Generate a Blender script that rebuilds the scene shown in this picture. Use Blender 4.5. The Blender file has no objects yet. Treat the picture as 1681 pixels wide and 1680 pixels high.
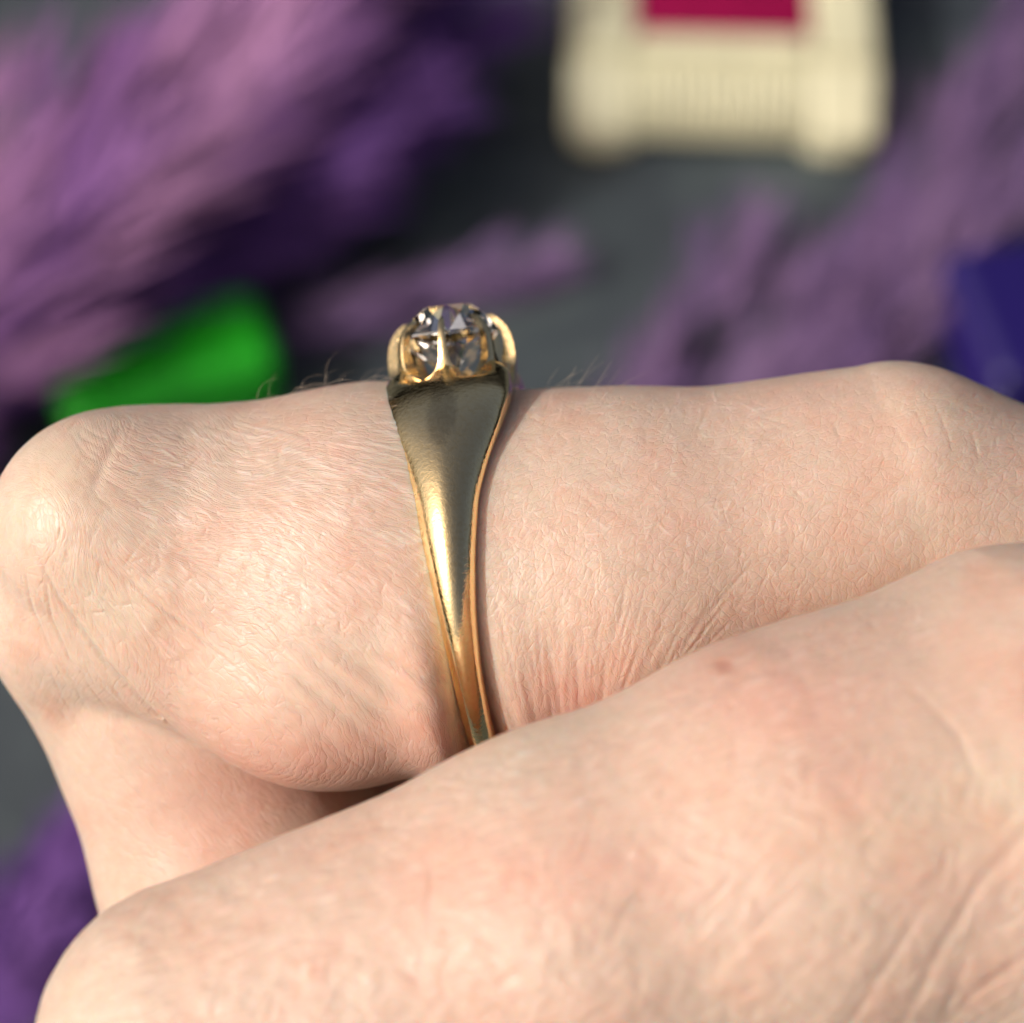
import bpy, bmesh, math, random
import numpy as np
from mathutils import Vector, Matrix

random.seed(7)
RNG = np.random.default_rng(11)
scene = bpy.context.scene
MM = 0.001

# ------------------------------------------------------------------ frame of the hand
# The hand is sculpted in millimetres in a frame of its own: x along the fingers, y to the back of the hand,
# z to the little-finger side.  HAND_M poses that frame in the world, whose z is up and whose table is z = 0.
PITCH = math.radians(55)
XA = Vector((1, 0, 0))
YA = Vector((0, math.sin(PITCH), math.cos(PITCH)))
ZA = Vector((0, -math.cos(PITCH), math.sin(PITCH)))
RAISE = 200.0                                   # mm from the table to the ring centre, along ZA
ROT = Matrix((XA, YA, ZA)).transposed()
HAND_M = Matrix.Translation(ZA * RAISE * MM) @ ROT.to_4x4()
CAM_Z, FOCUS = 115.0, 106.0
SC = 1.2                                        # size of the things on the table


def to_world(x, y, z):
    return XA * (x * MM) + YA * (y * MM) + ZA * ((z + RAISE) * MM)


# ------------------------------------------------------------------ camera, sky, sun, exposure
cam_d = bpy.data.cameras.new("camera")
cam = bpy.data.objects.new("camera", cam_d)
scene.collection.objects.link(cam)
cam.matrix_world = Matrix.Translation(to_world(0, 0, CAM_Z)) @ ROT.to_4x4()
cam_d.sensor_width = 36
cam_d.sensor_fit = 'HORIZONTAL'
cam_d.lens = 36 * FOCUS / 46.05
cam_d.clip_start = 0.002
cam_d.clip_end = 50
cam_d.dof.use_dof = True
cam_d.dof.focus_distance = 107.0 * MM
cam_d.dof.aperture_fstop = cam_d.lens / 2.8
scene.camera = cam

SUN = Vector((-0.67, 0.15, 0.72)).normalized()
SUNW = (ROT @ SUN).normalized()
world = bpy.data.worlds.new("World")
scene.world = world
world.use_nodes = True
wn = world.node_tree
sky = wn.nodes.new("ShaderNodeTexSky")
sky.sky_type = 'NISHITA'
sky.sun_disc = False
sky.air_density = 0.6
sky.dust_density = 10.0
sky.ozone_density = 0.0
sky.sun_elevation = math.asin(SUNW.z)
sky.sun_rotation = math.atan2(SUNW.x, SUNW.y)
wn.links.new(sky.outputs[0], wn.nodes["Background"].inputs[0])
wn.nodes["Background"].inputs[1].default_value = 0.118

sun_d = bpy.data.lights.new("sun", 'SUN')
sun_d.energy = 2.6
sun_d.angle = math.radians(0.5)
sun_d.color = (1.0, 0.98, 0.945)
sun = bpy.data.objects.new("sun", sun_d)
scene.collection.objects.link(sun)
sun.rotation_euler = SUNW.to_track_quat('Z', 'Y').to_euler()

scene.view_settings.view_transform = 'Standard'
scene.view_settings.look = 'None'
scene.view_settings.exposure = -0.1
scene.view_settings.gamma = 1
scene.render.engine = 'CYCLES'
scene.cycles.use_denoising = True
scene.cycles.max_bounces = 16
scene.cycles.transmission_bounces = 14
scene.cycles.sample_clamp_indirect = 6


# ------------------------------------------------------------------ helpers
def table_at(px, py, height=0.0):
    """World point at a height (mm) over the table, along the sight line of a spot in the 1681-wide photograph."""
    d = to_world((px - 840) / 36.5, (840 - py) / 36.5, CAM_Z - FOCUS) - to_world(0, 0, CAM_Z)
    o = to_world(0, 0, CAM_Z)
    t = (height * MM - o.z) / d.z
    return o + d * t


def link(o, parent=None):
    scene.collection.objects.link(o)
    if parent is not None:
        o.parent = parent
    return o


def mesh_obj(name, verts, faces, mat=None, parent=None, smooth=True, scale=MM):
    me = bpy.data.meshes.new(name)
    me.from_pydata([tuple(float(c) * scale for c in v) for v in verts], [], faces)
    me.update()
    if smooth:
        me.polygons.foreach_set("use_smooth", [True] * len(me.polygons))
    if mat:
        me.materials.append(mat)
    return link(bpy.data.objects.new(name, me), parent)


def bm_obj(name, bm, mat=None, parent=None, smooth=True, scale=MM, flat=False):
    if scale != 1:
        bmesh.ops.scale(bm, vec=(scale,) * 3, verts=bm.verts)
    bmesh.ops.recalc_face_normals(bm, faces=bm.faces)
    me = bpy.data.meshes.new(name)
    bm.to_mesh(me)
    bm.free()
    if smooth:
        me.polygons.foreach_set("use_smooth", [True] * len(me.polygons))
    if mat:
        me.materials.append(mat)
    o = link(bpy.data.objects.new(name, me), parent)
    if flat:
        o.modifiers.new('even_normals', 'WEIGHTED_NORMAL').keep_sharp = True
    return o


def empty(name, loc=(0, 0, 0), rot=(0, 0, 0), matrix=None):
    o = bpy.data.objects.new(name, None)
    o.empty_display_size = 0.01
    if matrix is not None:
        o.matrix_world = matrix
    else:
        o.location = loc
        o.rotation_euler = rot
    return link(o)


def tag(o, label=None, cat=None, group=None, kind=None):
    if label: o["label"] = label
    if cat: o["category"] = cat
    if group: o["group"] = group
    if kind: o["kind"] = kind
    return o


class Nodes:
    def __init__(self, name):
        self.m = bpy.data.materials.new(name)
        self.m.use_nodes = True
        self.t = self.m.node_tree
        self.b = self.t.nodes["Principled BSDF"]

    def n(self, kind, **kw):
        nd = self.t.nodes.new("ShaderNode" + kind)
        for k, v in kw.items():
            if k.startswith("i_"):
                nd.inputs[k[2:].replace("_", " ")].default_value = v
            else:
                setattr(nd, k, v)
        return nd

    def l(self, a, b):
        self.t.links.new(a, b)

    def set(self, **kw):
        for k, v in kw.items():
            self.b.inputs[k.replace("_", " ")].default_value = v

    def coords(self, scale=1000.0, rot=(0, 0, 0)):
        tc = self.n("TexCoord")
        mp = self.n("Mapping")
        mp.inputs["Scale"].default_value = (scale,) * 3 if not hasattr(scale, "__len__") else scale
        mp.inputs["Rotation"].default_value = rot
        self.l(tc.outputs["Object"], mp.inputs["Vector"])
        return mp.outputs[0]

    def ramp(self, src, stops):
        r = self.n("ValToRGB")
        e = r.color_ramp.elements
        while len(e) < len(stops):
            e.new(0.5)
        for k, (p, c) in enumerate(stops):
            e[k].position = p
            e[k].color = (c, c, c, 1) if not hasattr(c, "__len__") else (*c, 1)
        self.l(src, r.inputs[0])
        return r.outputs[0]

    def math(self, op, a, b=None):
        m = self.n("Math", operation=op)
        for k, v in enumerate((a, b)):
            if v is None: continue
            if hasattr(v, "node"): self.l(v, m.inputs[k])
            else: m.inputs[k].default_value = v
        return m.outputs[0]

    def mix(self, f, a, b, blend='MIX'):
        m = self.n("Mix", data_type='RGBA', blend_type=blend)
        for k, v in ((0, f), (6, a), (7, b)):
            if hasattr(v, "node"): self.l(v, m.inputs[k])
            else: m.inputs[k].default_value = (*v, 1) if hasattr(v, "__len__") else v
        return m.outputs[2]

    def bump(self, h, dist, strength=1.0, prev=None):
        b = self.n("Bump")
        b.inputs["Distance"].default_value = dist
        b.inputs["Strength"].default_value = strength
        self.l(h, b.inputs["Height"])
        if prev is not None: self.l(prev, b.inputs["Normal"])
        return b.outputs[0]


# ------------------------------------------------------------------ materials
def mat_slate():
    s = Nodes("slate")
    c = s.coords(1000)
    n1 = s.n("TexNoise", i_Scale=0.035, i_Detail=6.0, i_Roughness=0.6, i_Distortion=0.8); s.l(c, n1.inputs["Vector"])
    n2 = s.n("TexNoise", i_Scale=0.6, i_Detail=5.0); s.l(c, n2.inputs["Vector"])
    col = s.ramp(n1.outputs[0], [(0.3, (0.022, 0.028, 0.036)), (0.5, (0.042, 0.054, 0.061)), (0.66, (0.086, 0.108, 0.107))])
    s.l(col, s.b.inputs["Base Color"])
    s.set(Roughness=0.62)
    b = s.bump(n1.outputs[0], 0.002, 0.6)
    s.l(s.bump(n2.outputs[0], 0.0003, 0.6, b), s.b.inputs["Normal"])
    return s.m


def mat_skin():
    s = Nodes("skin")
    c = s.coords(1000)
    tint = s.n("Attribute", attribute_name="skin_tint")
    n1 = s.n("TexNoise", i_Scale=0.28, i_Detail=4.0, i_Roughness=0.6); s.l(c, n1.inputs["Vector"])
    n2 = s.n("TexNoise", i_Scale=1.6, i_Detail=3.0); s.l(c, n2.inputs["Vector"])
    m1 = s.ramp(n1.outputs[0], [(0.3, (0.94, 0.98, 0.98)), (0.5, (1, 1, 1)), (0.72, (0.99, 0.88, 0.85))])
    m2 = s.ramp(n2.outputs[0], [(0.32, (0.95, 0.92, 0.90)), (0.62, (1.0, 1.0, 1.0))])
    col = s.mix(1.0, tint.outputs["Color"], m1, 'MULTIPLY')
    col = s.mix(1.0, col, m2, 'MULTIPLY')
    s.l(col, s.b.inputs["Base Color"])
    s.set(Subsurface_Weight=1.0, Subsurface_Scale=0.0008, Roughness=0.46, Specular_IOR_Level=0.5)
    s.b.inputs["Subsurface Radius"].default_value = (1.0, 0.42, 0.25)
    # fine polygon lines of the skin
    fl = s.n("Attribute", attribute_name="skin_flow")
    wob = s.n("TexNoise", i_Scale=0.9, i_Detail=2.0); s.l(c, wob.inputs["Vector"])
    add = s.n("VectorMath", operation='MULTIPLY_ADD')
    s.l(wob.outputs["Color"], add.inputs[0]); add.inputs[1].default_value = (0.8,) * 3
    s.l(fl.outputs["Vector"], add.inputs[2])
    hs = None
    for sc, rnd, amt in (((1.7, 1.7, 0), 0.95, 0.65), ((3.4, 3.4, 0), 1.0, 0.5)):
        mp = s.n("Mapping"); mp.inputs["Scale"].default_value = sc
        s.l(add.outputs[0], mp.inputs["Vector"])
        v = s.n("TexVoronoi", feature='DISTANCE_TO_EDGE', voronoi_dimensions='2D', i_Scale=1.0, i_Randomness=rnd)
        s.l(mp.outputs[0], v.inputs["Vector"])
        h = s.math('MULTIPLY', s.ramp(v.outputs["Distance"], [(0.0, 0.0), (0.09, 0.75), (0.3, 1.0)]), amt)
        hs = h if hs is None else s.math('ADD', hs, h)
    n3 = s.n("TexNoise", i_Scale=7.0, i_Detail=3.0); s.l(c, n3.inputs["Vector"])
    hs = s.math('ADD', hs, s.math('MULTIPLY', n3.outputs[0], 0.7))
    s.l(s.bump(hs, 0.000026, 0.85), s.b.inputs["Normal"])
    rr = s.n("TexNoise", i_Scale=2.2, i_Detail=4.0); s.l(c, rr.inputs["Vector"])
    s.l(s.ramp(rr.outputs[0], [(0.3, 0.35), (0.7, 0.53)]), s.b.inputs["Roughness"])
    return s.m


def mat_gold():
    s = Nodes("gold")
    c = s.coords(1000)
    s.set(Metallic=1.0)
    n1 = s.n("TexNoise", i_Scale=0.55, i_Detail=5.0, i_Roughness=0.65); s.l(c, n1.inputs["Vector"])
    n2 = s.n("TexNoise", i_Scale=4.5, i_Detail=4.0, i_Roughness=0.6, i_Distortion=0.4); s.l(c, n2.inputs["Vector"])
    mp = s.n("Mapping"); mp.inputs["Scale"].default_value = (9, 1.1, 1.1); s.l(c, mp.inputs["Vector"])
    n3 = s.n("TexNoise", i_Scale=1.0, i_Detail=3.0); s.l(mp.outputs[0], n3.inputs["Vector"])
    col = s.ramp(n2.outputs[0], [(0.3, (0.95, 0.70, 0.34)), (0.55, (1.0, 0.77, 0.41))])
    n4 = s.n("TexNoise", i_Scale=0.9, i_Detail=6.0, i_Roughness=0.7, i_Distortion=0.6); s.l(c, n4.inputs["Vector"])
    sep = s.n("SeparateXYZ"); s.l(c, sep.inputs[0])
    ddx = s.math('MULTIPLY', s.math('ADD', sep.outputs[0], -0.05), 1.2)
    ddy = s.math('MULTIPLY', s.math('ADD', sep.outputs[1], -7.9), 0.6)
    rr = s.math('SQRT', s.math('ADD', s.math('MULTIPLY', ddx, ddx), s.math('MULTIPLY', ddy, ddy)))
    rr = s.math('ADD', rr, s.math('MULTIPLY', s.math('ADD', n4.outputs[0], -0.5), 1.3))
    reflection_tarnish = s.ramp(rr, [(0.0, 0.6), (0.7, 0.5), (1.0, 0.0)])  # dark reflection of the camera phone, painted into the shoulder's colour
    reflection_tarnish = s.math('MAXIMUM', reflection_tarnish, s.ramp(n4.outputs[0], [(0.56, 0.0), (0.70, 0.12)]))  # plus faint scattered tarnish
    reflection_tarnish = s.math('MULTIPLY', reflection_tarnish, s.ramp(n2.outputs[0], [(0.35, 0.85), (0.7, 0.6)]))
    col = s.mix(reflection_tarnish, col, (0.21, 0.155, 0.095))
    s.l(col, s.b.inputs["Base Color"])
    wear = s.ramp(n1.outputs[0], [(0.40, 0.06), (0.62, 0.16)])
    s.l(wear, s.b.inputs["Roughness"])
    b = s.bump(n2.outputs[0], 0.00003, 0.5)
    s.l(s.bump(n3.outputs[0], 0.00002, 0.1, b), s.b.inputs["Normal"])
    return s.m


def mat_plain(name, col, rough=0.5, var=0.12, scale=0.4, bump=0.0, spec=0.5, sheen=0.0):
    s = Nodes(name)
    c = s.coords(1000)
    n = s.n("TexNoise", i_Scale=scale, i_Detail=4.0); s.l(c, n.inputs["Vector"])
    lo = tuple(k * (1 - var) for k in col)
    hi = tuple(min(1, k * (1 + var)) for k in col)
    s.l(s.ramp(n.outputs[0], [(0.35, lo), (0.65, hi)]), s.b.inputs["Base Color"])
    s.set(Roughness=rough, Specular_IOR_Level=spec, Sheen_Weight=sheen)
    if bump:
        n2 = s.n("TexNoise", i_Scale=scale * 6, i_Detail=3.0); s.l(c, n2.inputs["Vector"])
        s.l(s.bump(n2.outputs[0], bump, 0.6), s.b.inputs["Normal"])
    return s.m


def mat_diamond():
    s = Nodes("diamond_glass")
    s.set(Base_Color=(1, 1, 1, 1), Roughness=0.012, IOR=2.42, Transmission_Weight=1.0)
    c = s.coords(1000)
    n = s.n("TexNoise", i_Scale=2.0); s.l(c, n.inputs["Vector"])
    s.l(s.ramp(n.outputs[0], [(0.3, (0.98, 0.99, 0.96)), (0.7, (1.0, 1.0, 1.0))]), s.b.inputs["Base Color"])
    return s.m


def mat_petal(name, a, b2):
    s = Nodes(name)
    at = s.n("Attribute", attribute_name="shade")
    col = s.mix(at.outputs["Fac"], a, b2)
    s.l(col, s.b.inputs["Base Color"])
    s.set(Roughness=0.8, Specular_IOR_Level=0.2)
    return s.m


M_SLATE, M_SKIN, M_GOLD, M_DIAMOND = mat_slate(), mat_skin(), mat_gold(), mat_diamond()

# ------------------------------------------------------------------ table
slate = mesh_obj("slate_surface", [(-900, -900, 0), (900, -900, 0), (900, 900, 0), (-900, 900, 0)], [(0, 1, 2, 3)], M_SLATE, smooth=False)
tag(slate, kind="structure")


# ------------------------------------------------------------------ hand: a distance field, meshed once
def rcone(P, a, b, ra, rb):
    a = np.asarray(a, np.float32); b = np.asarray(b, np.float32)
    ba = b - a
    L2 = float(ba @ ba)
    q = P - a
    h = np.clip((q @ ba) / L2, 0, 1)
    d = q - h[:, None] * ba
    return np.sqrt(np.einsum('ij,ij->i', d, d)) - (ra + (rb - ra) * h)


def sph(P, c, r, s=(1, 1, 1)):
    q = (P - np.asarray(c, np.float32)) / np.asarray(s, np.float32)
    return (np.sqrt(np.einsum('ij,ij->i', q, q)) - r) * min(s)


def smin(a, b, k):
    h = np.clip(0.5 + 0.5 * (b - a) / k, 0, 1)
    return b + (a - b) * h - k * h * (1 - h)


def sstep(x, a, b):
    t = np.clip((x - a) / (b - a), 0, 1)
    return t * t * (3 - 2 * t)


def finger_ring(P):
    x, y = P[:, 0], P[:, 1]
    d = rcone(P, (-15.2, -2.75, 0), (-7, -3.05, 0.1), 8.0, 8.95)
    d = smin(d, rcone(P, (-7, -3.1, 0.1), (4.5, -3.1, 0), 9.0, 8.8), 1.5)
    d = smin(d, rcone(P, (4.5, -3.3, 0), (18.6, 0.6, 0.3), 8.8, 6.7), 2.0)
    d = smin(d, smin(rcone(P, (-19.4, -0.8, -2.8), (-19.4, -0.8, 2.4), 5.5, 5.5), rcone(P, (-19.4, -0.8, 0), (-19.7, -4.2, 0), 5.65, 5.3), 0.8), 1.5)
    d = smin(d, sph(P, (-8.9, -8.2, 3.3), 5.0, (1.15, 0.95, 1.0)), 3.2)
    d = smin(d, sph(P, (-5.9, -7.2, 4.0), 4.3), 1.5)
    d = smin(d, sph(P, (24, -1.6, -0.5), 6.6), 2.5)
    m = sph(P, (-19.7, -3.8, -1.2), 5.2)
    m = smin(m, rcone(P, (-18.6, -4.2, -3.4), (-13.6, -18.7, -6.0), 7.1, 7.1), 2.0)
    m = smin(m, rcone(P, (-13.6, -18.7, -5.5), (-11.4, -25.5, -7.5), 7.1, 6.8), 2.0)
    m = smin(m, rcone(P, (-11.4, -25.5, -7.5), (6, -26, -7), 6.6, 5.6), 1.0)
    k = 0.35 + 4.0 * (1 - sstep(x + 0.35 * (y + 8), -25.0, -20.5))
    return smin(d, m, k)


def finger_little(P):
    d = rcone(P, (-12.4, -22.7, 16), (2.8, -17.9, 16), 7.4, 8.6)
    d = smin(d, rcone(P, (2.8, -17.9, 16), (12.5, -14.7, 15.5), 8.6, 9.2), 2)
    d = smin(d, rcone(P, (12.5, -14.7, 15.5), (22, -12.5, 14), 9.2, 11.0), 3)
    d = smin(d, sph(P, (-14.2, -22.0, 16.0), 4.8), 2)
    m = rcone(P, (-12.6, -23.6, 15.5), (-3.5, -38, 13), 7.0, 6.4)
    m = smin(m, rcone(P, (-3.5, -38, 13), (11, -36, 10), 6.3, 5.5), 1)
    return smin(d, m, 0.9)


def finger_other(P, z, dx, r):
    d = rcone(P, (-13.5 + dx, -4.6, z), (20, -4.8, z), r - 0.6, r + 1.6)
    m = rcone(P, (-14 + dx, -5.5, z), (-8 + dx, -25, z + 1), r - 1.0, r - 1.6)
    m = smin(m, rcone(P, (-8 + dx, -25, z + 1), (8, -25, z + 1), r - 1.8, r - 2.6), 1)
    return smin(d, m, 1.2)


def palm(P):
    d = rcone(P, (30, -9, -6), (90, -14, -8), 9.0, 14)
    d = smin(d, rcone(P, (24, -14, 13), (88, -20, 4), 11, 15), 6)
    d = smin(d, rcone(P, (24, -9, -18), (88, -15, -18), 11, 14), 6)
    d = smin(d, rcone(P, (24, -8, -34), (88, -17, -26), 10.5, 13), 6)
    d = smin(d, rcone(P, (36, -24, 9), (84, -26, 2), 11, 13), 7)
    d = smin(d, rcone(P, (84, -18, -9), (128, -18, -11), 21, 20), 9)
    t = rcone(P, (76, -28, -34), (42, -38, -40), 13, 10.5)
    t = smin(t, rcone(P, (42, -38, -40), (14, -40, -30), 9.8, 8.6), 3)
    t = smin(t, rcone(P, (14, -40, -30), (-3, -38, -20), 8.6, 6.6), 2)
    return smin(d, t, 6)


def hand_sdf(P):
    x = P[:, 0]
    a = finger_ring(P)
    b = finger_little(P)
    k = 0.4 + 1.3 * sstep(x, 4, 22)
    d = smin(a, b, k)
    d = smin(d, smin(finger_other(P, -17.5, 1.5, 8.8), finger_other(P, -34, 5, 8.6), 0.8), 0.8)
    return smin(d, palm(P), 3.0)


def axis_steps(lo, f0, f1, hi, fine, coarse):
    a = np.arange(f0, lo - coarse, -coarse)[1:][::-1]
    m = np.arange(f0, f1, fine)
    b = np.arange(m[-1], hi + coarse, coarse)[1:]
    return np.concatenate([a, m, b]).astype(np.float32)


def surface_nets(f, xs, ys, zs):
    nx, ny, nz = len(xs), len(ys), len(zs)
    vol = np.empty((nx, ny, nz), np.float32)
    Y, Z = np.meshgrid(ys, zs, indexing='ij')
    yz = np.stack([Y.ravel(), Z.ravel()], 1)
    for i0 in range(0, nx, 24):
        xx = xs[i0:i0 + 24]
        P = np.empty((len(xx), ny * nz, 3), np.float32)
        P[:, :, 0] = xx[:, None]
        P[:, :, 1:] = yz[None]
        vol[i0:i0 + 24] = f(P.reshape(-1, 3)).reshape(len(xx), ny, nz)
    ins = vol < 0
    cnt = np.zeros((nx - 1, ny - 1, nz - 1), np.int8)
    for a in (0, 1):
        for b in (0, 1):
            for c in (0, 1):
                cnt += ins[a:nx - 1 + a, b:ny - 1 + b, c:nz - 1 + c]
    act = (cnt > 0) & (cnt < 8)
    I, J, K = np.nonzero(act)
    idx = np.full(act.shape, -1, np.int32)
    idx[I, J, K] = np.arange(len(I))
    acc = np.zeros((len(I), 3)); num = np.zeros(len(I))
    corners = [(a, b, c) for a in (0, 1) for b in (0, 1) for c in (0, 1)]
    val = {q: vol[I + q[0], J + q[1], K + q[2]] for q in corners}
    pos = {q: np.stack([xs[I + q[0]], ys[J + q[1]], zs[K + q[2]]], 1) for q in corners}
    for q in corners:
        for ax in range(3):
            if q[ax] == 0:
                r = list(q); r[ax] = 1; r = tuple(r)
                va, vb = val[q], val[r]
                hit = (va < 0) != (vb < 0)
                t = np.where(hit, va / np.where(hit, va - vb, 1), 0)
                acc += np.where(hit[:, None], pos[q] + t[:, None] * (pos[r] - pos[q]), 0)
                num += hit
    V = acc / num[:, None]
    F = []
    for ax in range(3):
        sl0 = [slice(None)] * 3; sl1 = [slice(None)] * 3
        sl0[ax] = slice(0, -1); sl1[ax] = slice(1, None)
        A, B = ins[tuple(sl0)], ins[tuple(sl1)]
        e = A != B
        i, j, k = np.nonzero(e)
        u, v = [(1, 2), (2, 0), (0, 1)][ax]
        ijk = np.stack([i, j, k], 1)
        ok = (ijk[:, u] > 0) & (ijk[:, v] > 0) & (ijk[:, u] < act.shape[u]) & (ijk[:, v] < act.shape[v])
        ijk = ijk[ok]
        flip = ~A[i, j, k][ok]
        q = []
        for du, dv in ((-1, -1), (0, -1), (0, 0), (-1, 0)):
            c = ijk.copy(); c[:, u] += du; c[:, v] += dv
            q.append(idx[c[:, 0], c[:, 1], c[:, 2]])
        q = np.stack(q, 1)
        q[flip] = q[flip][:, ::-1]
        F.append(q)
    return V, np.concatenate(F)


def grad(f, P, e=0.05):
    g = np.zeros_like(P)
    for ax in range(3):
        d = np.zeros(3, P.dtype); d[ax] = e
        g[:, ax] = (f(P + d) - f(P - d)) / (2 * e)
    return g


# -------- relief of the skin: furrows and ridges drawn as strokes on a height sheet (0.05 mm) for each finger
RES = 0.05
X0, X1, Y0, Y1 = -28.0, 26.0, -28.0, 14.0
NXH, NYH = int((X1 - X0) / RES), int((Y1 - Y0) / RES)


class Sheet:
    def __init__(self, pxmm):
        self.h = np.zeros((NYH, NXH), np.float32)
        self.s = pxmm

    def stroke(self, pts, depth, w, taper=True):
        """pts in photograph spots; depth < 0 cuts a furrow; w in mm."""
        p = np.asarray(pts, float)
        p = np.stack([(p[:, 0] - 840) / self.s, (840 - p[:, 1]) / self.s], 1)
        seg = np.sqrt(((p[1:] - p[:-1]) ** 2).sum(1))
        s = np.concatenate([[0], np.cumsum(seg)])
        n = max(3, int(s[-1] / (RES * 1.2)))
        t = np.linspace(0, s[-1], n)
        x = np.interp(t, s, p[:, 0]); y = np.interp(t, s, p[:, 1])
        amp = np.sin(np.pi * np.clip(np.linspace(0.02, 0.98, n), 0, 1)) ** 0.6 if taper else np.ones(n)
        R = int(2.4 * w / RES) + 1
        for k in range(n):
            cx, cy = (x[k] - X0) / RES, (y[k] - Y0) / RES
            i, j = int(cx), int(cy)
            if i < R + 1 or j < R + 1 or i >= NXH - R - 1 or j >= NYH - R - 1: continue
            gx = np.arange(i - R, i + R + 1) - cx
            gy = np.arange(j - R, j + R + 1) - cy
            st = depth * amp[k] * np.exp(-(gx[None] ** 2 + gy[:, None] ** 2) * (RES / w) ** 2)
            v = self.h[j - R:j + R + 1, i - R:i + R + 1]
            if depth < 0: np.minimum(v, st, out=v)
            else: np.maximum(v, st, out=v)

    def sample(self, x, y):
        fx = np.clip((x - X0) / RES, 0, NXH - 2.001); fy = np.clip((y - Y0) / RES, 0, NYH - 2.001)
        i, j = fx.astype(int), fy.astype(int)
        u, v = fx - i, fy - j
        h = self.h
        return (h[j, i] * (1 - u) + h[j, i + 1] * u) * (1 - v) + (h[j + 1, i] * (1 - u) + h[j + 1, i + 1] * u) * v


FLOW_PTS = np.array([(400, 740, -8), (600, 720, -12), (600, 850, -28), (450, 900, -38), (300, 850, -30), (250, 1000, -50),
                     (150, 1060, -60), (50, 1050, -78), (60, 850, -85), (450, 1050, -46), (600, 1050, -45), (700, 1150, -38), (650, 950, -38),
                     (300, 1180, -42), (200, 760, -20)], float)


def flow_angle(px, py):
    d2 = (px[..., None] - FLOW_PTS[:, 0]) ** 2 + (py[..., None] - FLOW_PTS[:, 1]) ** 2 + 900
    w = 1 / d2 ** 1.5
    return np.radians((w * FLOW_PTS[:, 2]).sum(-1) / w.sum(-1))


def flow_stroke(x, y, length, jit, curve=1.0):
    pts = [(x, y)]
    off = RNG.normal(0, jit)
    for k in range(int(length / 8)):
        a = float(flow_angle(np.array(x), np.array(y))) + off + RNG.normal(0, 0.05)
        x += 8 * math.cos(a); y -= 8 * math.sin(a)
        pts.append((x, y))
    return pts if len(pts) > 1 else pts + [(x + 4, y)]


def line_stroke(x, y, ang, length, wob=0.08):
    pts = [(x, y)]
    for k in range(max(2, int(length / 8))):
        a = ang + RNG.normal(0, wob)
        x += 8 * math.cos(a); y -= 8 * math.sin(a)
        pts.append((x, y))
    return pts


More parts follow.
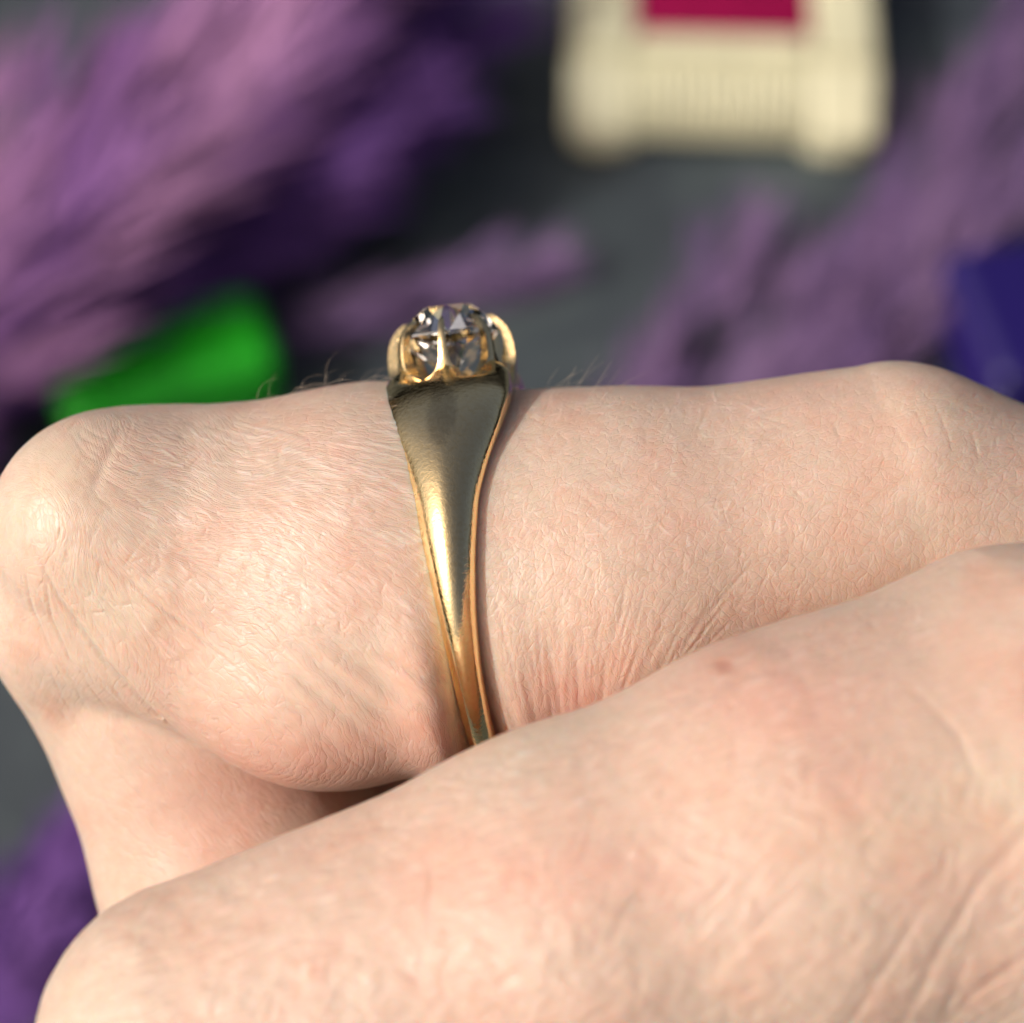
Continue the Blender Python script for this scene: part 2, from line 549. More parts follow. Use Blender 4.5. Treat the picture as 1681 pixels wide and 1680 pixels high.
def relief():
    A, B = Sheet(36.5), Sheet(40.5)
    R = RNG
    # left of the ring: furrows that stream from the knuckle
    for k in range(420):
        x, y = R.uniform(30, 700), R.uniform(690, 1200)
        fine = R.random()
        A.stroke(flow_stroke(x, y, R.uniform(30, 150), 0.08), -R.uniform(0.01, 0.034), R.uniform(0.05, 0.08))
    for k in range(420):
        x, y = 200 + 500 * R.random() ** 0.7, R.uniform(680, 1080)
        A.stroke(flow_stroke(x, y, R.uniform(20, 90), 0.12), R.uniform(0.01, 0.03), R.uniform(0.04, 0.05))
    for k in range(120):
        x, y = R.uniform(20, 700), R.uniform(680, 1150)
        A.stroke(line_stroke(x, y, math.radians(R.choice([20, 60, -80])) + R.normal(0, .2), R.uniform(15, 50)), -R.uniform(0.01, 0.03), 0.05)
    # knuckle star creases
    for k in range(60):
        x, y = R.normal(140, 60), R.normal(940, 60)
        A.stroke(line_stroke(x, y, R.uniform(0, math.pi), R.uniform(15, 50)), -R.uniform(0.02, 0.04), 0.06)
    # long soft folds on the left
    for pts, d, w in (([(42, 900), (80, 985), (150, 1090), (240, 1195), (290, 1240)], -0.10, 0.16),
                      ([(20, 930), (25, 1010), (50, 1080), (90, 1140)], -0.06, 0.12),
                      ([(60, 930), (60, 1020), (85, 1090), (120, 1130)], -0.06, 0.1),
                      ([(105, 885), (200, 950), (330, 1060), (470, 1170)], -0.05, 0.14),
                      ([(300, 1000), (430, 1120), (560, 1240)], -0.07, 0.3), ([(370, 1010), (520, 1140), (640, 1250)], -0.07, 0.3),
                      ([(450, 1030), (580, 1140), (700, 1230)], -0.08, 0.35), ([(540, 1060), (640, 1130), (745, 1195)], -0.12, 0.45),
                      ([(620, 1075), (690, 1110), (745, 1135)], -0.08, 0.3),
                      ([(180, 700), (160, 750), (140, 820)], -0.05, 0.3)):
        A.stroke(pts, d, w)
    # right of the ring: polygon net
    for k in range(1500):
        x, y = R.uniform(815, 1681), R.uniform(650, 1120)
        if y > 1180 - 0.32 * (x - 815): continue
        a = math.radians(R.choice([-35, -42, 62, 85, 5])) + R.normal(0, 0.12)
        f = 1.0 if x < 1300 else 0.55
        s = 1 if R.random() < 0.55 else -0.9
        A.stroke(line_stroke(x, y, a, R.uniform(12, 62)), -s * f * R.uniform(0.008, 0.024), R.uniform(0.04, 0.055))
    # fan of folds that rises from the web beside the ring
    for k in range(60):
        u = R.random()
        x = 812 + 330 * u
        y = 1250 - 0.30 * (x - 812) - R.uniform(0, 130)
        a = math.radians(112 - 62 * u) + R.normal(0, 0.07)
        A.stroke(line_stroke(x, y, a, R.uniform(60, 200), 0.05), -R.uniform(0.008, 0.035), R.uniform(0.06, 0.11))
    for x, y, a, L in ((890, 1215, 105, 130), (925, 1200, 100, 170), (955, 1190, 96, 150), (860, 1225, 112, 110), (985, 1175, 85, 110)):
        A.stroke(line_stroke(x, y, math.radians(a), L, 0.05), -0.045, 0.2)
    # creases over the far knuckle
    for x, y, a, L in ((1520, 660, -70, 60), (1560, 660, -75, 80), (1480, 690, -60, 60), (1620, 700, -80, 60), (1380, 680, -70, 50)):
        A.stroke(line_stroke(x, y, math.radians(a), L, 0.08), -0.022, 0.08)
    # middle phalanx
    for k in range(160):
        x, y = R.uniform(60, 420), R.uniform(1180, 1480)
        A.stroke(line_stroke(x, y, math.radians(-20) + R.normal(0, 0.25), R.uniform(10, 40)), R.choice([-1, -1, 0.5]) * R.uniform(0.008, 0.02), 0.06)
    # little finger: short strokes along it, a coarser net lower down
    for k in range(700):
        x = R.uniform(150, 1500)
        e = 1560 - 0.46 * x
        y = e + R.uniform(10, 330)
        A_ = math.radians(24) + R.normal(0, 0.12)
        B.stroke(line_stroke(x, y, A_, R.uniform(15, 60)), R.choice([-1, -1, 1]) * R.uniform(0.012, 0.03), R.uniform(0.06, 0.1))
    for k in range(750):
        x = R.uniform(100, 1681)
        y0 = max(1250, 1800 - 0.46 * x)
        if y0 > 1680: continue
        y = R.uniform(y0, 1690)
        a = math.radians(R.choice([40, 46, -18, -28, 75])) + R.normal(0, 0.15)
        B.stroke(line_stroke(x, y, a, R.uniform(25, 90)), -R.uniform(0.012, 0.04), R.uniform(0.08, 0.15))
    for pts, d, w in (([(1660, 1310), (1560, 1420), (1490, 1550), (1440, 1690)], -0.15, 0.25),
                      ([(1480, 1440), (1400, 1580), (1345, 1690)], -0.13, 0.22),
                      ([(1690, 1430), (1580, 1490), (1480, 1545), (1390, 1600)], -0.09, 0.18),
                      ([(1475, 1120), (1540, 1190), (1565, 1260), (1570, 1290)], -0.09, 0.2),
                      ([(1420, 1290), (1290, 1380), (1180, 1500)], -0.05, 0.18), ([(1681, 1500), (1560, 1600), (1500, 1690)], -0.12, 0.2),
                      ([(1560, 1480), (1530, 1600), (1510, 1690)], -0.1, 0.2), ([(1330, 1240), (1325, 1360), (1310, 1450)], -0.05, 0.2),
                      ([(1300, 1400), (1220, 1480), (1090, 1620)], -0.07, 0.2), ([(1681, 1600), (1610, 1650), (1570, 1690)], -0.1, 0.25)):
        B.stroke(pts, d * 0.4, w)
    return A, B


def vnoise(P, scale, seed):
    q = P / scale
    i = np.floor(q).astype(np.int64); f = q - i
    f = f * f * (3 - 2 * f)
    out = np.zeros(len(P))
    for a in (0, 1):
        for b in (0, 1):
            for c in (0, 1):
                h = ((i[:, 0] + a) * 374761393 + (i[:, 1] + b) * 668265263 + (i[:, 2] + c) * 2147483647 + seed * 1274126177) & 0xffffffff
                h = ((h ^ (h >> 13)) * 1274126177) & 0xffffffff
                r = ((h ^ (h >> 16)) & 0xffff) / 65535.0
                out += r * (f[:, 0] if a else 1 - f[:, 0]) * (f[:, 1] if b else 1 - f[:, 1]) * (f[:, 2] if c else 1 - f[:, 2])
    return out * 2 - 1


# -------- the ring's frame, needed for the dent it makes in the finger
RING_C = np.array([-1.68, -3.25, 0.0])
E_Y = Vector((-0.117, 1, 0)).normalized()
E_Z = Vector((-0.104, 0, 1)); E_Z = (E_Z - E_Y * E_Z.dot(E_Y)).normalized()
E_X = E_Y.cross(E_Z)


def build_hand():
    xs = axis_steps(-36, -26, 24, 155, 0.32, 1.3)
    ys = axis_steps(-62, -24.5, 9, 18, 0.32, 1.3)
    zs = axis_steps(-62, -6, 28, 34, 0.32, 1.3)
    V, F = surface_nets(hand_sdf, xs, ys, zs)
    V = V.astype(np.float32)
    for it in range(2):
        g = grad(hand_sdf, V)
        gg = np.maximum((g * g).sum(1), 0.2)
        V = V - (np.clip(hand_sdf(V), -.6, .6) / gg)[:, None] * g
    me = bpy.data.meshes.new("hand_base")
    me.from_pydata(V.tolist(), [], F.tolist())
    me.update()
    o = bpy.data.objects.new("hand_base", me)
    scene.collection.objects.link(o)
    md = o.modifiers.new("s", 'SUBSURF'); md.levels = md.render_levels = 2
    dg = bpy.context.evaluated_depsgraph_get()
    fine = bpy.data.meshes.new_from_object(o.evaluated_get(dg))
    bpy.data.objects.remove(o); bpy.data.meshes.remove(me)
    n = len(fine.vertices)
    P = np.empty(n * 3, np.float32); fine.vertices.foreach_get("co", P); P = P.reshape(-1, 3)
    N = np.empty(n * 3, np.float32); fine.vertex_normals.foreach_get("vector", N); N = N.reshape(-1, 3)
    da, db = finger_ring(P), finger_little(P)
    wb = sstep(da - db, -0.6, 0.6)                       # 1 on the little finger
    wa = (1 - wb)
    front = sstep(N[:, 2], 0.05, 0.45)
    A, B = relief()
    x, y = P[:, 0], P[:, 1]
    hA, hB = A.sample(x, y), B.sample(x, y)
    flake_glint = np.clip((1.5 * hA * wa + hB * wb * 0.8) / 0.035, 0, 1) * front
    d = (1.6 * hA * wa + 1.5 * hB * wb) * front
    vis = sstep(P[:, 2], -8, -2)
    d = d + vis * (0.012 * vnoise(P, 0.7, 1) + 0.03 * vnoise(P, 2.4, 2) + 0.10 * vnoise(P, 6.0, 3))
    d = d + vis * wb * (0.028 * vnoise(P, 0.6, 5) + 0.035 * vnoise(P, 1.1, 6)) * sstep(-y, 6, 18)
    # the ring presses a shallow groove with a swelling each side
    rel = P - RING_C
    ax = rel @ np.array(E_X)
    rad = np.sqrt(np.maximum((rel ** 2).sum(1) - ax ** 2, 0))
    near = wa * sstep(11.5 - rad, 0, 1.2)
    lower = sstep(-rel[:, 1], -2, 8)
    d = d + near * ((0.5 + 0.55 * (ax < 0)) * lower * np.exp(-((np.abs(ax) - 2.0) / 1.2) ** 2) - 0.35 * np.exp(-(ax / 1.0) ** 2))
    P2 = P + N * d[:, None]
    fine.vertices.foreach_set("co", (P2 * MM).ravel())
    # skin colouring: rosy folds, pale stretched knuckles, a freckle
    px, py = x * 36.5 + 840, 840 - y * 36.5
    pxb, pyb = x * 40 + 840, 840 - y * 40
    base = np.array([0.635, 0.485, 0.385])
    rosy = np.array([0.645, 0.39, 0.31])
    pale = np.array([0.63, 0.515, 0.395])
    red = np.array([0.46, 0.22, 0.16])

    def spot(cx, cy, rx, ry, X=px, Y=py):
        return np.exp(-(((X - cx) / rx) ** 2 + ((Y - cy) / ry) ** 2))
    r = 0.45 * vnoise(P, 9, 8) * 0.5 + 0.15
    r = r + wa * (0.9 * spot(940, 1180, 110, 110) + 0.7 * spot(480, 1270, 260, 90) + 0.6 * spot(300, 1400, 200, 120) + 0.4 * spot(1450, 640, 200, 40) + .5 * spot(700, 1200, 80, 90))
    r = r + wb * (0.6 * spot(1250, 1130, 160, 70, pxb, pyb) + 0.5 * spot(1330, 1250, 90, 60, pxb, pyb) + 0.4 * spot(900, 1400, 300, 90, pxb, pyb))
    pl = wa * (0.9 * spot(90, 800, 80, 90) + 0.5 * spot(180, 1000, 120, 80) + 0.5 * spot(1550, 660, 120, 40)) + wb * (0.7 * spot(1620, 1270, 160, 70, pxb, pyb) + 0.4 * spot(1400, 1330, 200, 60, pxb, pyb))
    rd = wb * (0.85 * spot(1182, 1092, 17, 14, pxb, pyb) + 0.35 * spot(1215, 1060, 40, 22, pxb, pyb) + 0.6 * spot(1678, 1130, 40, 60, pxb, pyb))
    r, pl, rd = (np.clip(v, 0, 1)[:, None] for v in (r, pl, rd))
    col = base * (1 - r) + rosy * r
    col = col * (1 - pl) + pale * pl
    col = col * (1 - rd) + red * rd
    dry_glint = (0.34 * flake_glint)[:, None]                        # whitish dry edges of the skin lines, with sun glints painted into the colour
    col = col * (1 - dry_glint) + np.array([0.90, 0.84, 0.78]) * dry_glint
    at = fine.attributes.new("skin_tint", 'FLOAT_COLOR', 'POINT')
    at.data.foreach_set("color", np.concatenate([col, np.ones((n, 1))], 1).astype(np.float32).ravel())
    # flow coordinates for the finest lines
    ang = np.where(px < 745, flow_angle(px.astype(np.float64), py.astype(np.float64)), math.radians(60))
    ang = np.where(wb > 0.5, math.radians(26), ang)
    back = np.sqrt(np.maximum(0, 1 - np.minimum(1, np.abs(N[:, 2])) ** 2)) * 3
    u = x * np.cos(ang) + y * np.sin(ang)
    v = -x * np.sin(ang) + y * np.cos(ang) - P[:, 2] * 0.8
    su = np.where(wb > 0.5, 0.55, np.where(px < 745, 0.38, 0.85))
    sv = np.where(wb > 0.5, 1.2, np.where(px < 745, 1.5, 1.25))
    flow = np.stack([v * sv, u * su, np.zeros(n)], 1).astype(np.float32)
    fa = fine.attributes.new("skin_flow", 'FLOAT_VECTOR', 'POINT')
    fa.data.foreach_set("vector", flow.ravel())
    fine.polygons.foreach_set("use_smooth", np.ones(len(fine.polygons), bool))
    fine.materials.clear(); fine.materials.append(M_SKIN)
    fine.name = "hand"
    fine.update()
    h = bpy.data.objects.new("hand", fine)
    h.matrix_world = HAND_M
    link(h)
    print("hand polys", len(fine.polygons))
    return h


hand = build_hand()
tag(hand, "pale left hand in a loose fist, gold ring on its ring finger", "hand")


# fine hairs on the back of the ring finger
def tube(bm, pts, radii, seg=4):
    rings = []
    for k, p in enumerate(pts):
        d = (pts[min(k + 1, len(pts) - 1)] - pts[max(k - 1, 0)]).normalized()
        a = d.orthogonal().normalized(); b = d.cross(a)
        rings.append([bm.verts.new(p + (a * math.cos(2 * math.pi * s / seg) + b * math.sin(2 * math.pi * s / seg)) * radii[k]) for s in range(seg)])
    for r0, r1 in zip(rings, rings[1:]):
        for s in range(seg):
            bm.faces.new((r0[s], r0[(s + 1) % seg], r1[(s + 1) % seg], r1[s]))
    return rings


def build_hairs():
    M = mat_plain("body_hair", (0.58, 0.47, 0.36), 0.35, 0.1)
    bm = bmesh.new()
    R = random.Random(5)
    roots = []
    for k in range(48):
        roots.append((R.uniform(-12.5, -6), R.uniform(-3, 5.5), 'c'))
    for k in range(14):
        roots.append((R.uniform(1.5, 5.2), R.uniform(-2, 4), 's'))
    for k in range(90):
        roots.append((R.uniform(-13, -3.8), R.uniform(3.5, 8.3), 'f'))
    for k in range(30):
        roots.append((R.uniform(0.5, 10), R.uniform(3.0, 7.5), 'f'))
    for x, z, kind in roots:
        y = 9.0
        for it in range(40):
            dd = float(hand_sdf(np.array([[x, y, z]], np.float32))[0])
            y -= dd
            if abs(dd) < 0.01: break
        p = Vector((x, y - 0.05, z))
        L = R.uniform(0.9, 2.2)
        pts = [p.copy()]
        d = Vector((R.uniform(-0.2, 0.7) if kind == 'c' else R.uniform(0.3, 0.8), R.uniform(0.4, 0.9), R.uniform(-0.2, 0.4))).normalized()
        if kind == 'f':
            L *= 0.6
            d = Vector((R.uniform(0.3, 1), R.uniform(-0.9, 0.2), R.uniform(0.25, 0.6))).normalized()
        bend = R.uniform(0.1, 0.42) if kind == 'c' else R.uniform(0, 0.05)
        for s in range(7):
            p = p + d * (L / 7)
            d = (d + Vector((bend, -bend * 0.9, R.uniform(-.08, .08)))).normalized()
            pts.append(p.copy())
        tube(bm, pts, [0.007 * (1 - 0.1 * k) for k in range(len(pts))], 3)
    o = bm_obj("body_hair", bm, M, hand)
    tag(o, kind="stuff")


build_hairs()

# ------------------------------------------------------------------ ring
RING_M = HAND_M @ Matrix.Translation(Vector(RING_C) * MM) @ Matrix((E_X, E_Y, E_Z)).transposed().to_4x4()
ring = empty("ring", matrix=RING_M)
tag(ring, "old gold solitaire ring with a clear round diamond, worn on the finger", "ring")

PHI = [0, 12, 14, 16.4, 18.6, 23, 29, 40, 53, 65, 82, 98, 115, 136, 180]
HW = [2.9, 2.95, 2.97, 3.0, 3.03, 3.05, 2.98, 2.62, 2.0, 1.50, 1.14, 0.88, 0.72, 0.68, 0.66]
TH = [1.9, 1.95, 1.95, 1.9, 1.70, 1.52, 1.46, 1.42, 1.33, 1.25, 1.15, 1.05, 0.98, 0.95, 0.95]
R_IN = 9.0


def build_shank():
    NP_, bm = 240, bmesh.new()
    sec = []
    for k in range(NP_):
        phi = 360 * k / NP_
        f = phi if phi <= 180 else 360 - phi
        hw, th = float(np.interp(f, PHI, HW)), float(np.interp(f, PHI, TH))
        sec.append([hw, th])
    sec = np.array(sec)
    for it in range(2):
        sec = (np.roll(sec, 1, 0) + 2 * sec + np.roll(sec, -1, 0)) / 4
    rings = []
    for k in range(NP_):
        phi = 2 * math.pi * k / NP_
        hw, th = sec[k]
        prof = []
        fd = math.degrees(phi); fd = min(fd, 360 - fd)
        hd = 1 - min(1, max(0, (fd - 28) / 24))           # flatter dome near the head
        low = min(1, max(0, (fd - 60) / 40))
        side, ex = (0.13 + 0.35 * hd - 0.08 * low) * th, 1.15 - 0.15 * hd - 0.15 * low
        prof += [(-hw + 0.12, 0.0), (-hw * 0.5, -0.03), (0, -0.04), (hw * 0.5, -0.03), (hw - 0.12, 0.0), (hw - 0.03, 0.03), (hw, 0.08), (hw, side)]
        for a in range(1, 24):
            t = math.pi * a / 24
            c = math.cos(t)
            prof.append((math.copysign(abs(c) ** ex, c) * hw, side + (th - side) * math.sin(t) ** ex))
        prof += [(-hw, side), (-hw, 0.08), (-hw + 0.03, 0.03)]
        row = []
        for w, r in prof:
            y, z = (R_IN + r) * math.cos(phi), (R_IN + r) * math.sin(phi)
            q = math.hypot(w, z)
            if y > 0 and abs(z) > 1:                       # scalloped upper edge under the arches
                f_ = max(0.0, min(1.0, (4.3 - math.hypot(w, z)) / 1.0))
                g_ = max(0.0, min(1.0, (y - 9.0) / 1.0))
                y -= 0.85 * f_ * g_ * g_ * (3 - 2 * g_) * math.sin(4 * math.atan2(w, abs(z))) ** 2
            if y > 0 and q < 2.75: y = min(y, 9.15)        # the floor of the cup
            row.append(bm.verts.new((w, y, z)))
        rings.append(row)
    for k in range(NP_):
        r0, r1 = rings[k], rings[(k + 1) % NP_]
        for s in range(len(r0)):
            bm.faces.new((r0[s], r0[(s + 1) % len(r0)], r1[(s + 1) % len(r0)], r1[s]))
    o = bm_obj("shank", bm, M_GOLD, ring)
    o.data.set_sharp_from_angle(angle=math.radians(28))
    return o


build_shank()

# the cup with its eight claws: each claw a curved blade, round arches between them
CUP_H = [8.5, 9.2, 9.8, 10.4, 11.1, 11.6, 12.0, 12.35, 12.6, 12.72]
CUP_R = [2.86, 2.98, 3.08, 3.14, 3.12, 3.03, 2.88, 2.62, 2.36, 2.18]
ARCH_Y, N_CLAW = 9.75, 8


def build_claw(theta0):
    bm = bmesh.new()
    NS, NC = 30, 9
    outer, inner = [], []
    for s in range(NS + 1):
        h = 8.5 + (12.72 - 8.5) * s / NS
        r = float(np.interp(h, CUP_H, CUP_R))
        full = math.pi / N_CLAW * r
        if h <= ARCH_Y:
            half = full
        else:
            wo = full - float(np.interp(h, [9.7, 10.6, 12.7], [0.27, 0.24, 0.14]))
            q = (h - ARCH_Y) / 1.1
            op = wo * math.sqrt(max(0, 1 - (1 - min(q, 1)) ** 2))
            half = full - op
        tipk = (h - 12.2) / (12.72 - 12.2)
        if tipk > 0: half *= math.sqrt(max(0.03, 1 - tipk ** 2))
        th = float(np.interp(h, [8.5, 9.6, 10.4, 11.5, 12.7], [0.5, 0.75, 0.66, 0.42, 0.36]))
        ro, ri = [], []
        for c in range(NC):
            u = -1 + 2 * c / (NC - 1)
            ang = theta0 + u * half / r
            crown = 0.035 * (1 - u * u) * min(1, max(0, (h - ARCH_Y) / 0.8))
            for lst, rr in ((ro, r + crown), (ri, r - th)):
                lst.append(bm.verts.new((rr * math.sin(ang), h, rr * math.cos(ang))))
        outer.append(ro); inner.append(ri)
    for s in range(NS):
        for c in range(NC - 1):
            bm.faces.new((outer[s][c], outer[s][c + 1], outer[s + 1][c + 1], outer[s + 1][c]))
            bm.faces.new((inner[s][c + 1], inner[s][c], inner[s + 1][c], inner[s + 1][c + 1]))
        if 8.5 + (12.72 - 8.5) * (s + 1) / NS > ARCH_Y:
            bm.faces.new((outer[s][0], outer[s + 1][0], inner[s + 1][0], inner[s][0]))
            bm.faces.new((outer[s + 1][-1], outer[s][-1], inner[s][-1], inner[s + 1][-1]))
    for c in range(NC - 1):
        bm.faces.new((outer[-1][c], outer[-1][c + 1], inner[-1][c + 1], inner[-1][c]))
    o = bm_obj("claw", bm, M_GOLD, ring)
    o.data.set_sharp_from_angle(angle=math.radians(40))
    return o


for k in range(N_CLAW):
    build_claw(2 * math.pi * k / N_CLAW)


def build_diamond():
    R, yg, yt, rt, yc = 2.55, 11.95, 13.32, 1.25, 9.68
    V, F = [], []

    def add(r, a, y):
        V.append((r * math.sin(a), y, r * math.cos(a))); return len(V) - 1
    e = math.pi / 8
    off = 0.13
    T = [add(rt, 2 * e * i + off, yt) for i in range(8)]
    rm = 0.70 * R
    ym = yt + (rm * math.cos(e) - rt) * (yg + 0.05 - yt) / (R - rt)
    Mx = [add(rm, 2 * e * i + e + off, ym) for i in range(8)]
    G = [add(R, e * i + off, yg + 0.05) for i in range(16)]
    H = [add(R, e * i + off, yg - 0.05) for i in range(16)]
    rp = 0.48 * R
    rc = 0.12
    yp = yc + (rp * math.cos(e) - rc) * (yg - 0.05 - yc) / (R - rc)
    Pm = [add(rp, 2 * e * i + e + off, yp) for i in range(8)]
    C = [add(rc, 2 * e * i + off, yc) for i in range(8)]
    F.append(T)
    for i in range(8):
        j = (i + 1) % 8
        F.append((T[i], Mx[i], T[j]))
        F.append((T[i], Mx[i - 1], G[2 * i], Mx[i]))
        F.append((Mx[i], G[2 * i], G[2 * i + 1]))
        F.append((Mx[i], G[2 * i + 1], G[(2 * i + 2) % 16]))
        F.append((Pm[i], H[2 * i + 1], H[2 * i]))
        F.append((Pm[i], H[(2 * i + 2) % 16], H[2 * i + 1]))
        F.append((C[i], Pm[i], H[2 * i], Pm[i - 1]))
        F.append((C[i], C[j], Pm[i]))
    for i in range(16):
        j = (i + 1) % 16
        F.append((G[i], H[i], H[j], G[j]))
    F.append(C)
    bm = bmesh.new()
    vs = [bm.verts.new(v) for v in V]
    for f in F: bm.faces.new([vs[i] for i in f])
    return bm_obj("diamond", bm, M_DIAMOND, ring, smooth=False)


build_diamond()


# ------------------------------------------------------------------ things on the slate
def rounded_box(bm, cx, cy, cz, sx, sy, sz, r, seg=4):
    res = bmesh.ops.create_cube(bm, size=1.0)
    vs = res["verts"]
    for v in vs:
        v.co = Vector((v.co.x * sx + cx, v.co.y * sy + cy, v.co.z * sz + cz))
    es = list({e for v in vs for e in v.link_edges})
    bmesh.ops.bevel(bm, geom=es, offset=r, segments=seg, profile=0.5, affect='EDGES')


M_CREAM = mat_plain("cream_celluloid", (0.60, 0.57, 0.385), 0.35, 0.06, 0.15)
M_WINE = mat_plain("burgundy_velvet", (0.22, 0.003, 0.045), 0.9, 0.15, 0.5, 0.0002, 0.1)


def build_ring_box():
    p = table_at(1180, 264)
    root = empty("ring_box", p, (0, 0, math.radians(-2)))
    root.scale = (SC,) * 3
    tag(root, "cream ribbed jewellery box with burgundy velvet top, standing on slate behind the ring", "ring box")
    W, H, D, SL = 38.0, 10.0, 36.0, 7.0            # the ribbed front leans back by SL
    bm = bmesh.new()
    prof = [(1.0, 2.2), (0.2, 3.2), (0.6, 4.4), (SL - 0.9, H - 0.5), (SL + 0.6, H), (D, H), (D, 2.2)]
    rows = [[bm.verts.new((sx * W / 2, y, z)) for y, z in prof] for sx in (-1, 1)]
    for k in range(len(prof)):
        q = (k + 1) % len(prof)
        bm.faces.new((rows[0][k], rows[0][q], rows[1][q], rows[1][k]))
    bm.faces.new(rows[0][::-1]); bm.faces.new(rows[1])
    bmesh.ops.bevel(bm, geom=list(bm.edges), offset=0.5, segments=2, affect='EDGES')
    bm_obj("case", bm, M_CREAM, root, flat=True)
    bm = bmesh.new()                                   # raised frame round the velvet
    for cx, cy, sx, sy in ((-W / 2 + 4.2, SL + 13, 8, 25), (W / 2 - 4.2, SL + 13, 8, 25), (0, SL + 1.9, W - 16.4, 3.2), (0, D - 2, W - 16.4, 3.6)):
        rounded_box(bm, cx, cy, H + 0.5, sx, sy, 3.0, 1.1, 3)
    bm_obj("frame", bm, M_CREAM, root, flat=True)
    ln = math.hypot(SL - 0.5, H - 4.4) - 1.0
    ang = math.atan2(SL - 0.5, H - 4.4)
    for k in range(15):
        bm = bmesh.new()
        bmesh.ops.create_cone(bm, cap_ends=True, segments=10, radius1=0.56, radius2=0.56, depth=ln)
        bmesh.ops.rotate(bm, cent=(0, 0, 0), matrix=Matrix.Rotation(-ang, 3, 'X'), verts=bm.verts)
        bmesh.ops.translate(bm, vec=(-10.2 + k * 20.4 / 14, SL / 2 - 0.1, H / 2 + 2.0), verts=bm.verts)
        bm_obj("rib", bm, M_CREAM, root)
    for sx in (-1, 1):
        bm = bmesh.new()                               # smooth side strip beside the ribs
        rounded_box(bm, 0, 0, 0, 8.2, 2.2, ln + 2.4, 1.0, 4)
        bmesh.ops.rotate(bm, cent=(0, 0, 0), matrix=Matrix.Rotation(-ang, 3, 'X'), verts=bm.verts)
        bmesh.ops.translate(bm, vec=(sx * (W / 2 - 3.9), SL / 2 + 0.4, H / 2 + 1.75), verts=bm.verts)
        bm_obj("side_strip", bm, M_CREAM, root, flat=True)
        for cy in (1.8, D - 4.0):
            bm = bmesh.new()
            bmesh.ops.create_uvsphere(bm, u_segments=24, v_segments=14, radius=1.0)
            for v in bm.verts:
                v.co = Vector((v.co.x * 4.6 + sx * (W / 2 - 4.7), v.co.y * 2.1 + cy, max(0.02, v.co.z * 2.6 + 1.8)))
            bm_obj("foot", bm, M_CREAM, root)
    bm = bmesh.new()
    rounded_box(bm, 0, SL + 13, H + 0.2, W - 16.2, 20.0, 2.8, 0.9, 3)
    bm_obj("velvet_pad", bm, M_WINE, root)


build_ring_box()


def build_block(name, loc, rotz, size, col, label, cat):
    m1 = mat_plain(name + "_lacquer", col, 0.45, 0.08, 0.1)
    root = empty(name, loc, (0, 0, rotz))
    tag(root, label, cat)
    w, d, h = size
    bm = bmesh.new(); rounded_box(bm, 0, 0, h * 0.31, w, d, h * 0.62, 3.6, 6)
    bm_obj("base", bm, m1, root, flat=True)
    bm = bmesh.new(); rounded_box(bm, 0, 0, h * 0.815, w + 0.5, d + 0.5, h * 0.40, 3.0, 6)
    bm_obj("lid", bm, m1, root, flat=True)


build_block("green_box", table_at(280, 668), math.radians(20), (30, 15, 13), (0.010, 0.33, 0.008),
            "bright green rounded small box behind the bent knuckle", "box")
build_block("blue_box", table_at(1712, 620), math.radians(12), (27, 24, 17), (0.009, 0.0025, 0.085),
            "deep blue rounded small box at the right edge behind the knuckles", "box")

# ---- dyed dried flower plumes
M_PINK = mat_petal("lilac_floret", (0.41, 0.205, 0.37), (0.20, 0.085, 0.28))
M_VIO = mat_petal("violet_floret", (0.19, 0.085, 0.31), (0.11, 0.045, 0.22))
M_HAZE = mat_petal("mauve_floret", (0.27, 0.165, 0.31), (0.17, 0.10, 0.24))
M_STEM = mat_plain("dyed_stem", (0.17, 0.09, 0.20), 0.7)


def plume_mesh(seed, L, width, n, mat):
    R = np.random.default_rng(seed)
    V, F, S = [], [], []
    cl = [(R.beta(1.4, 1.2), R.uniform(0, 2 * math.pi), abs(R.normal(0, 0.62))) for q in range(46)]
    for k in range(n):
        t, a0, r0 = cl[R.integers(46)]
        t = float(np.clip(t + R.normal(0, 0.05), 0, 1))
        env = width * (0.3 + 0.8 * math.sin(math.pi * min(1, 0.14 + t * 0.84)) ** 0.8)
        a = a0 + R.normal(0, 0.5)
        rad = abs(r0 + R.normal(0, 0.22)) * env
        c = np.array([t * L, rad * math.cos(a), rad * math.sin(a) * 0.8])
        d = np.array([1.0, 0.42 * math.cos(a) + R.normal(0, .16), 0.42 * math.sin(a) + R.normal(0, .16)]); d /= np.linalg.norm(d)
        s1 = np.cross(d, [0.3, 0.2, 1]); s1 /= np.linalg.norm(s1); s2 = np.cross(d, s1)
        ln, w = R.uniform(5.0, 13.0), R.uniform(0.14, 0.3)
        i0 = len(V)
        sh = float(np.clip(0.5 + 0.45 * math.sin(t * 9 + a * 2 + seed) + R.normal(0, .2), 0, 1))
        for p in (c, c + d * ln * .4 + s1 * w, c + d * ln * .4 - s1 * w * .5 + s2 * w * .85, c + d * ln * .4 - s1 * w * .5 - s2 * w * .85, c + d * ln):
            V.append(tuple(p * MM)); S.append(sh)
        F += [(i0, i0 + 2, i0 + 1), (i0, i0 + 3, i0 + 2), (i0, i0 + 1, i0 + 3), (i0 + 4, i0 + 1, i0 + 2), (i0 + 4, i0 + 2, i0 + 3), (i0 + 4, i0 + 3, i0 + 1)]
    me = bpy.data.meshes.new("florets")
    me.from_pydata(V, [], F)
    at = me.attributes.new("shade", 'FLOAT', 'POINT'); at.data.foreach_set("value", S)
    me.materials.append(mat); me.update()
    return me


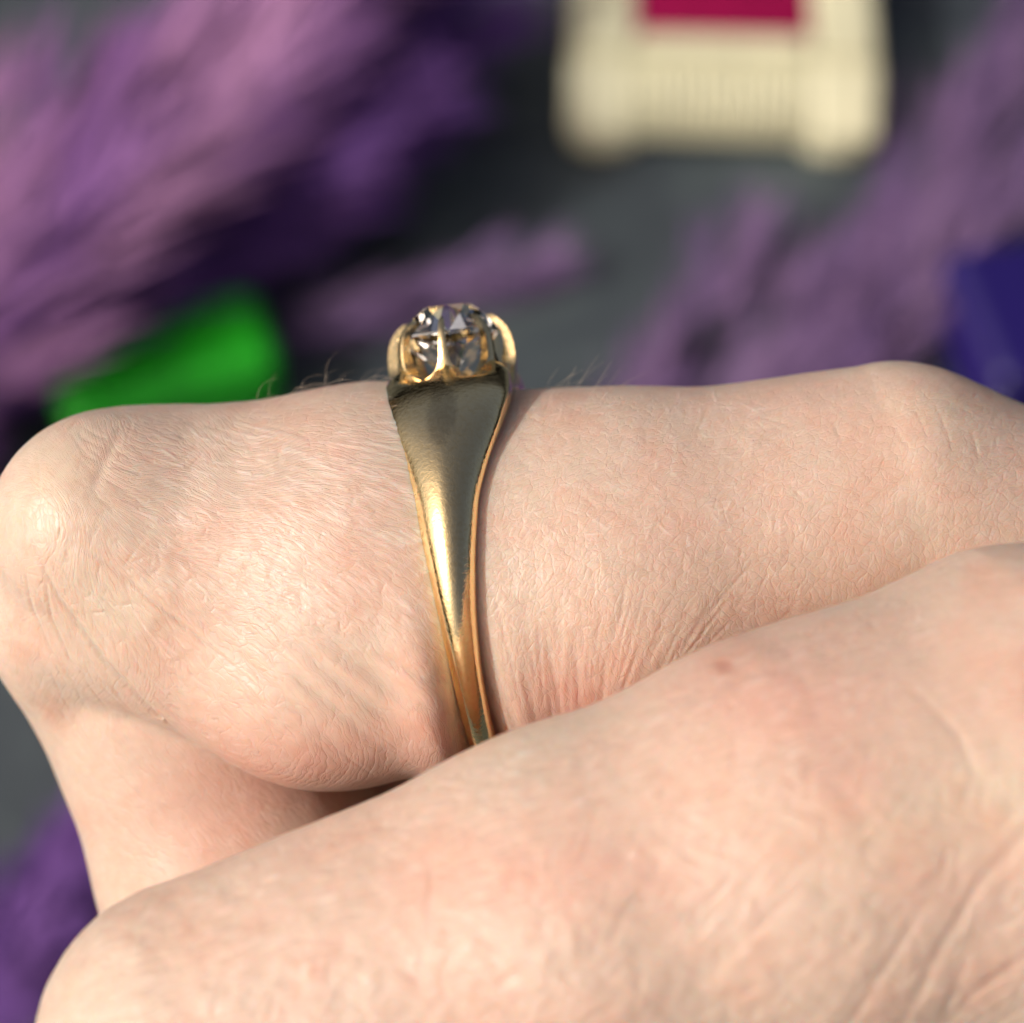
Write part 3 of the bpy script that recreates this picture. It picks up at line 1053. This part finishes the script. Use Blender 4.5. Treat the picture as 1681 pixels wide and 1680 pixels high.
def stem_mesh(L):
    bm = bmesh.new()
    pts = [Vector((-0.25 * L + 1.2 * L * k / 14, 0.8 * math.sin(k * 0.6), 0.5 * math.cos(k * 0.5))) for k in range(15)]
    tube(bm, pts, [0.75 - 0.035 * k for k in range(15)], 6)
    bmesh.ops.scale(bm, vec=(MM,) * 3, verts=bm.verts)
    me = bpy.data.meshes.new("stem"); bm.to_mesh(me); bm.free()
    me.materials.append(M_STEM)
    return me


FLO = {('p', 0): plume_mesh(1, 60, 5.2, 2600, M_PINK), ('p', 1): plume_mesh(2, 60, 4.4, 2300, M_PINK),
       ('v', 0): plume_mesh(3, 60, 5.2, 2600, M_VIO), ('v', 1): plume_mesh(4, 60, 4.4, 2300, M_VIO),
       ('h', 0): plume_mesh(5, 60, 5.4, 620, M_HAZE), ('h', 1): plume_mesh(6, 60, 5.0, 560, M_HAZE)}
STEM = stem_mesh(60)


def plume(base, tip, h0, h1, kind, var, label, group=None, fat=1.0):
    a, b = table_at(*base, h0 * SC), table_at(*tip, h1 * SC)
    d = b - a
    s = d.length / (60 * MM)
    r = empty("dried_flower_plume", a)
    r.rotation_mode = 'QUATERNION'
    r.rotation_quaternion = d.to_track_quat('X', 'Z')
    r.scale = (s, fat * SC, fat * SC)
    tag(r, label, "dried flower", group)
    f = link(bpy.data.objects.new("florets", FLO[(kind, var)]), r); f["kind"] = "stuff"
    link(bpy.data.objects.new("stem", STEM), r)


LG = "purple dried flowers on the slate"
plume((-160, 520), (470, -90), 24, 28, 'p', 0, "pink lilac dried plume along the upper edge of the left bunch", LG, 1.2)
plume((-160, 640), (640, -60), 22, 28, 'p', 1, "second pink lilac dried plume of the left bunch", LG, 1.2)
plume((-140, 640), (745, 20), 11, 11, 'v', 0, "longest violet dried plume, its tip pointing at the cream box", LG, 1.25)
plume((-150, 690), (650, 180), 10, 17, 'v', 1, "violet dried plume below the longest one in the left bunch", LG, 1.2)
plume((-150, 640), (540, 300), 6, 12, 'v', 0, "lowest violet dried plume of the left bunch, above the green box", LG, 1.0)
plume((-180, 700), (200, 470), 5, 7, 'v', 1, "short violet dried plume at the left edge of the photo", LG, 1.0)
plume((-260, 900), (-50, 620), 5, 7, 'p', 1, "pinkish dried plume beside the green box at the left edge", LG, 1.0)
plume((420, 570), (890, 430), 4, 4, 'h', 1, "thin mauve dried plume directly behind the diamond", LG, 0.6)
plume((-120, 1700), (210, 1340), 4, 6, 'v', 0, "dim violet dried plume below the bent finger at lower left", LG, 0.8)
plume((980, 790), (1230, 380), 4, 6, 'h', 1, "violet dried plume just right of the ring", LG, 0.75)
plume((1100, 800), (1460, 350), 5, 7, 'h', 0, "violet dried plume below the foot of the cream box", LG, 0.8)
plume((1240, 800), (1560, 240), 5, 8, 'h', 1, "violet dried plume in the middle of the right bunch", LG, 0.75)
plume((1400, 640), (1690, 20), 6, 9, 'h', 0, "violet dried plume rising to the upper right corner", LG, 0.85)
plume((1430, 620), (1790, 220), 7, 9, 'h', 1, "pinkish dried plume above the blue box", LG, 0.8)
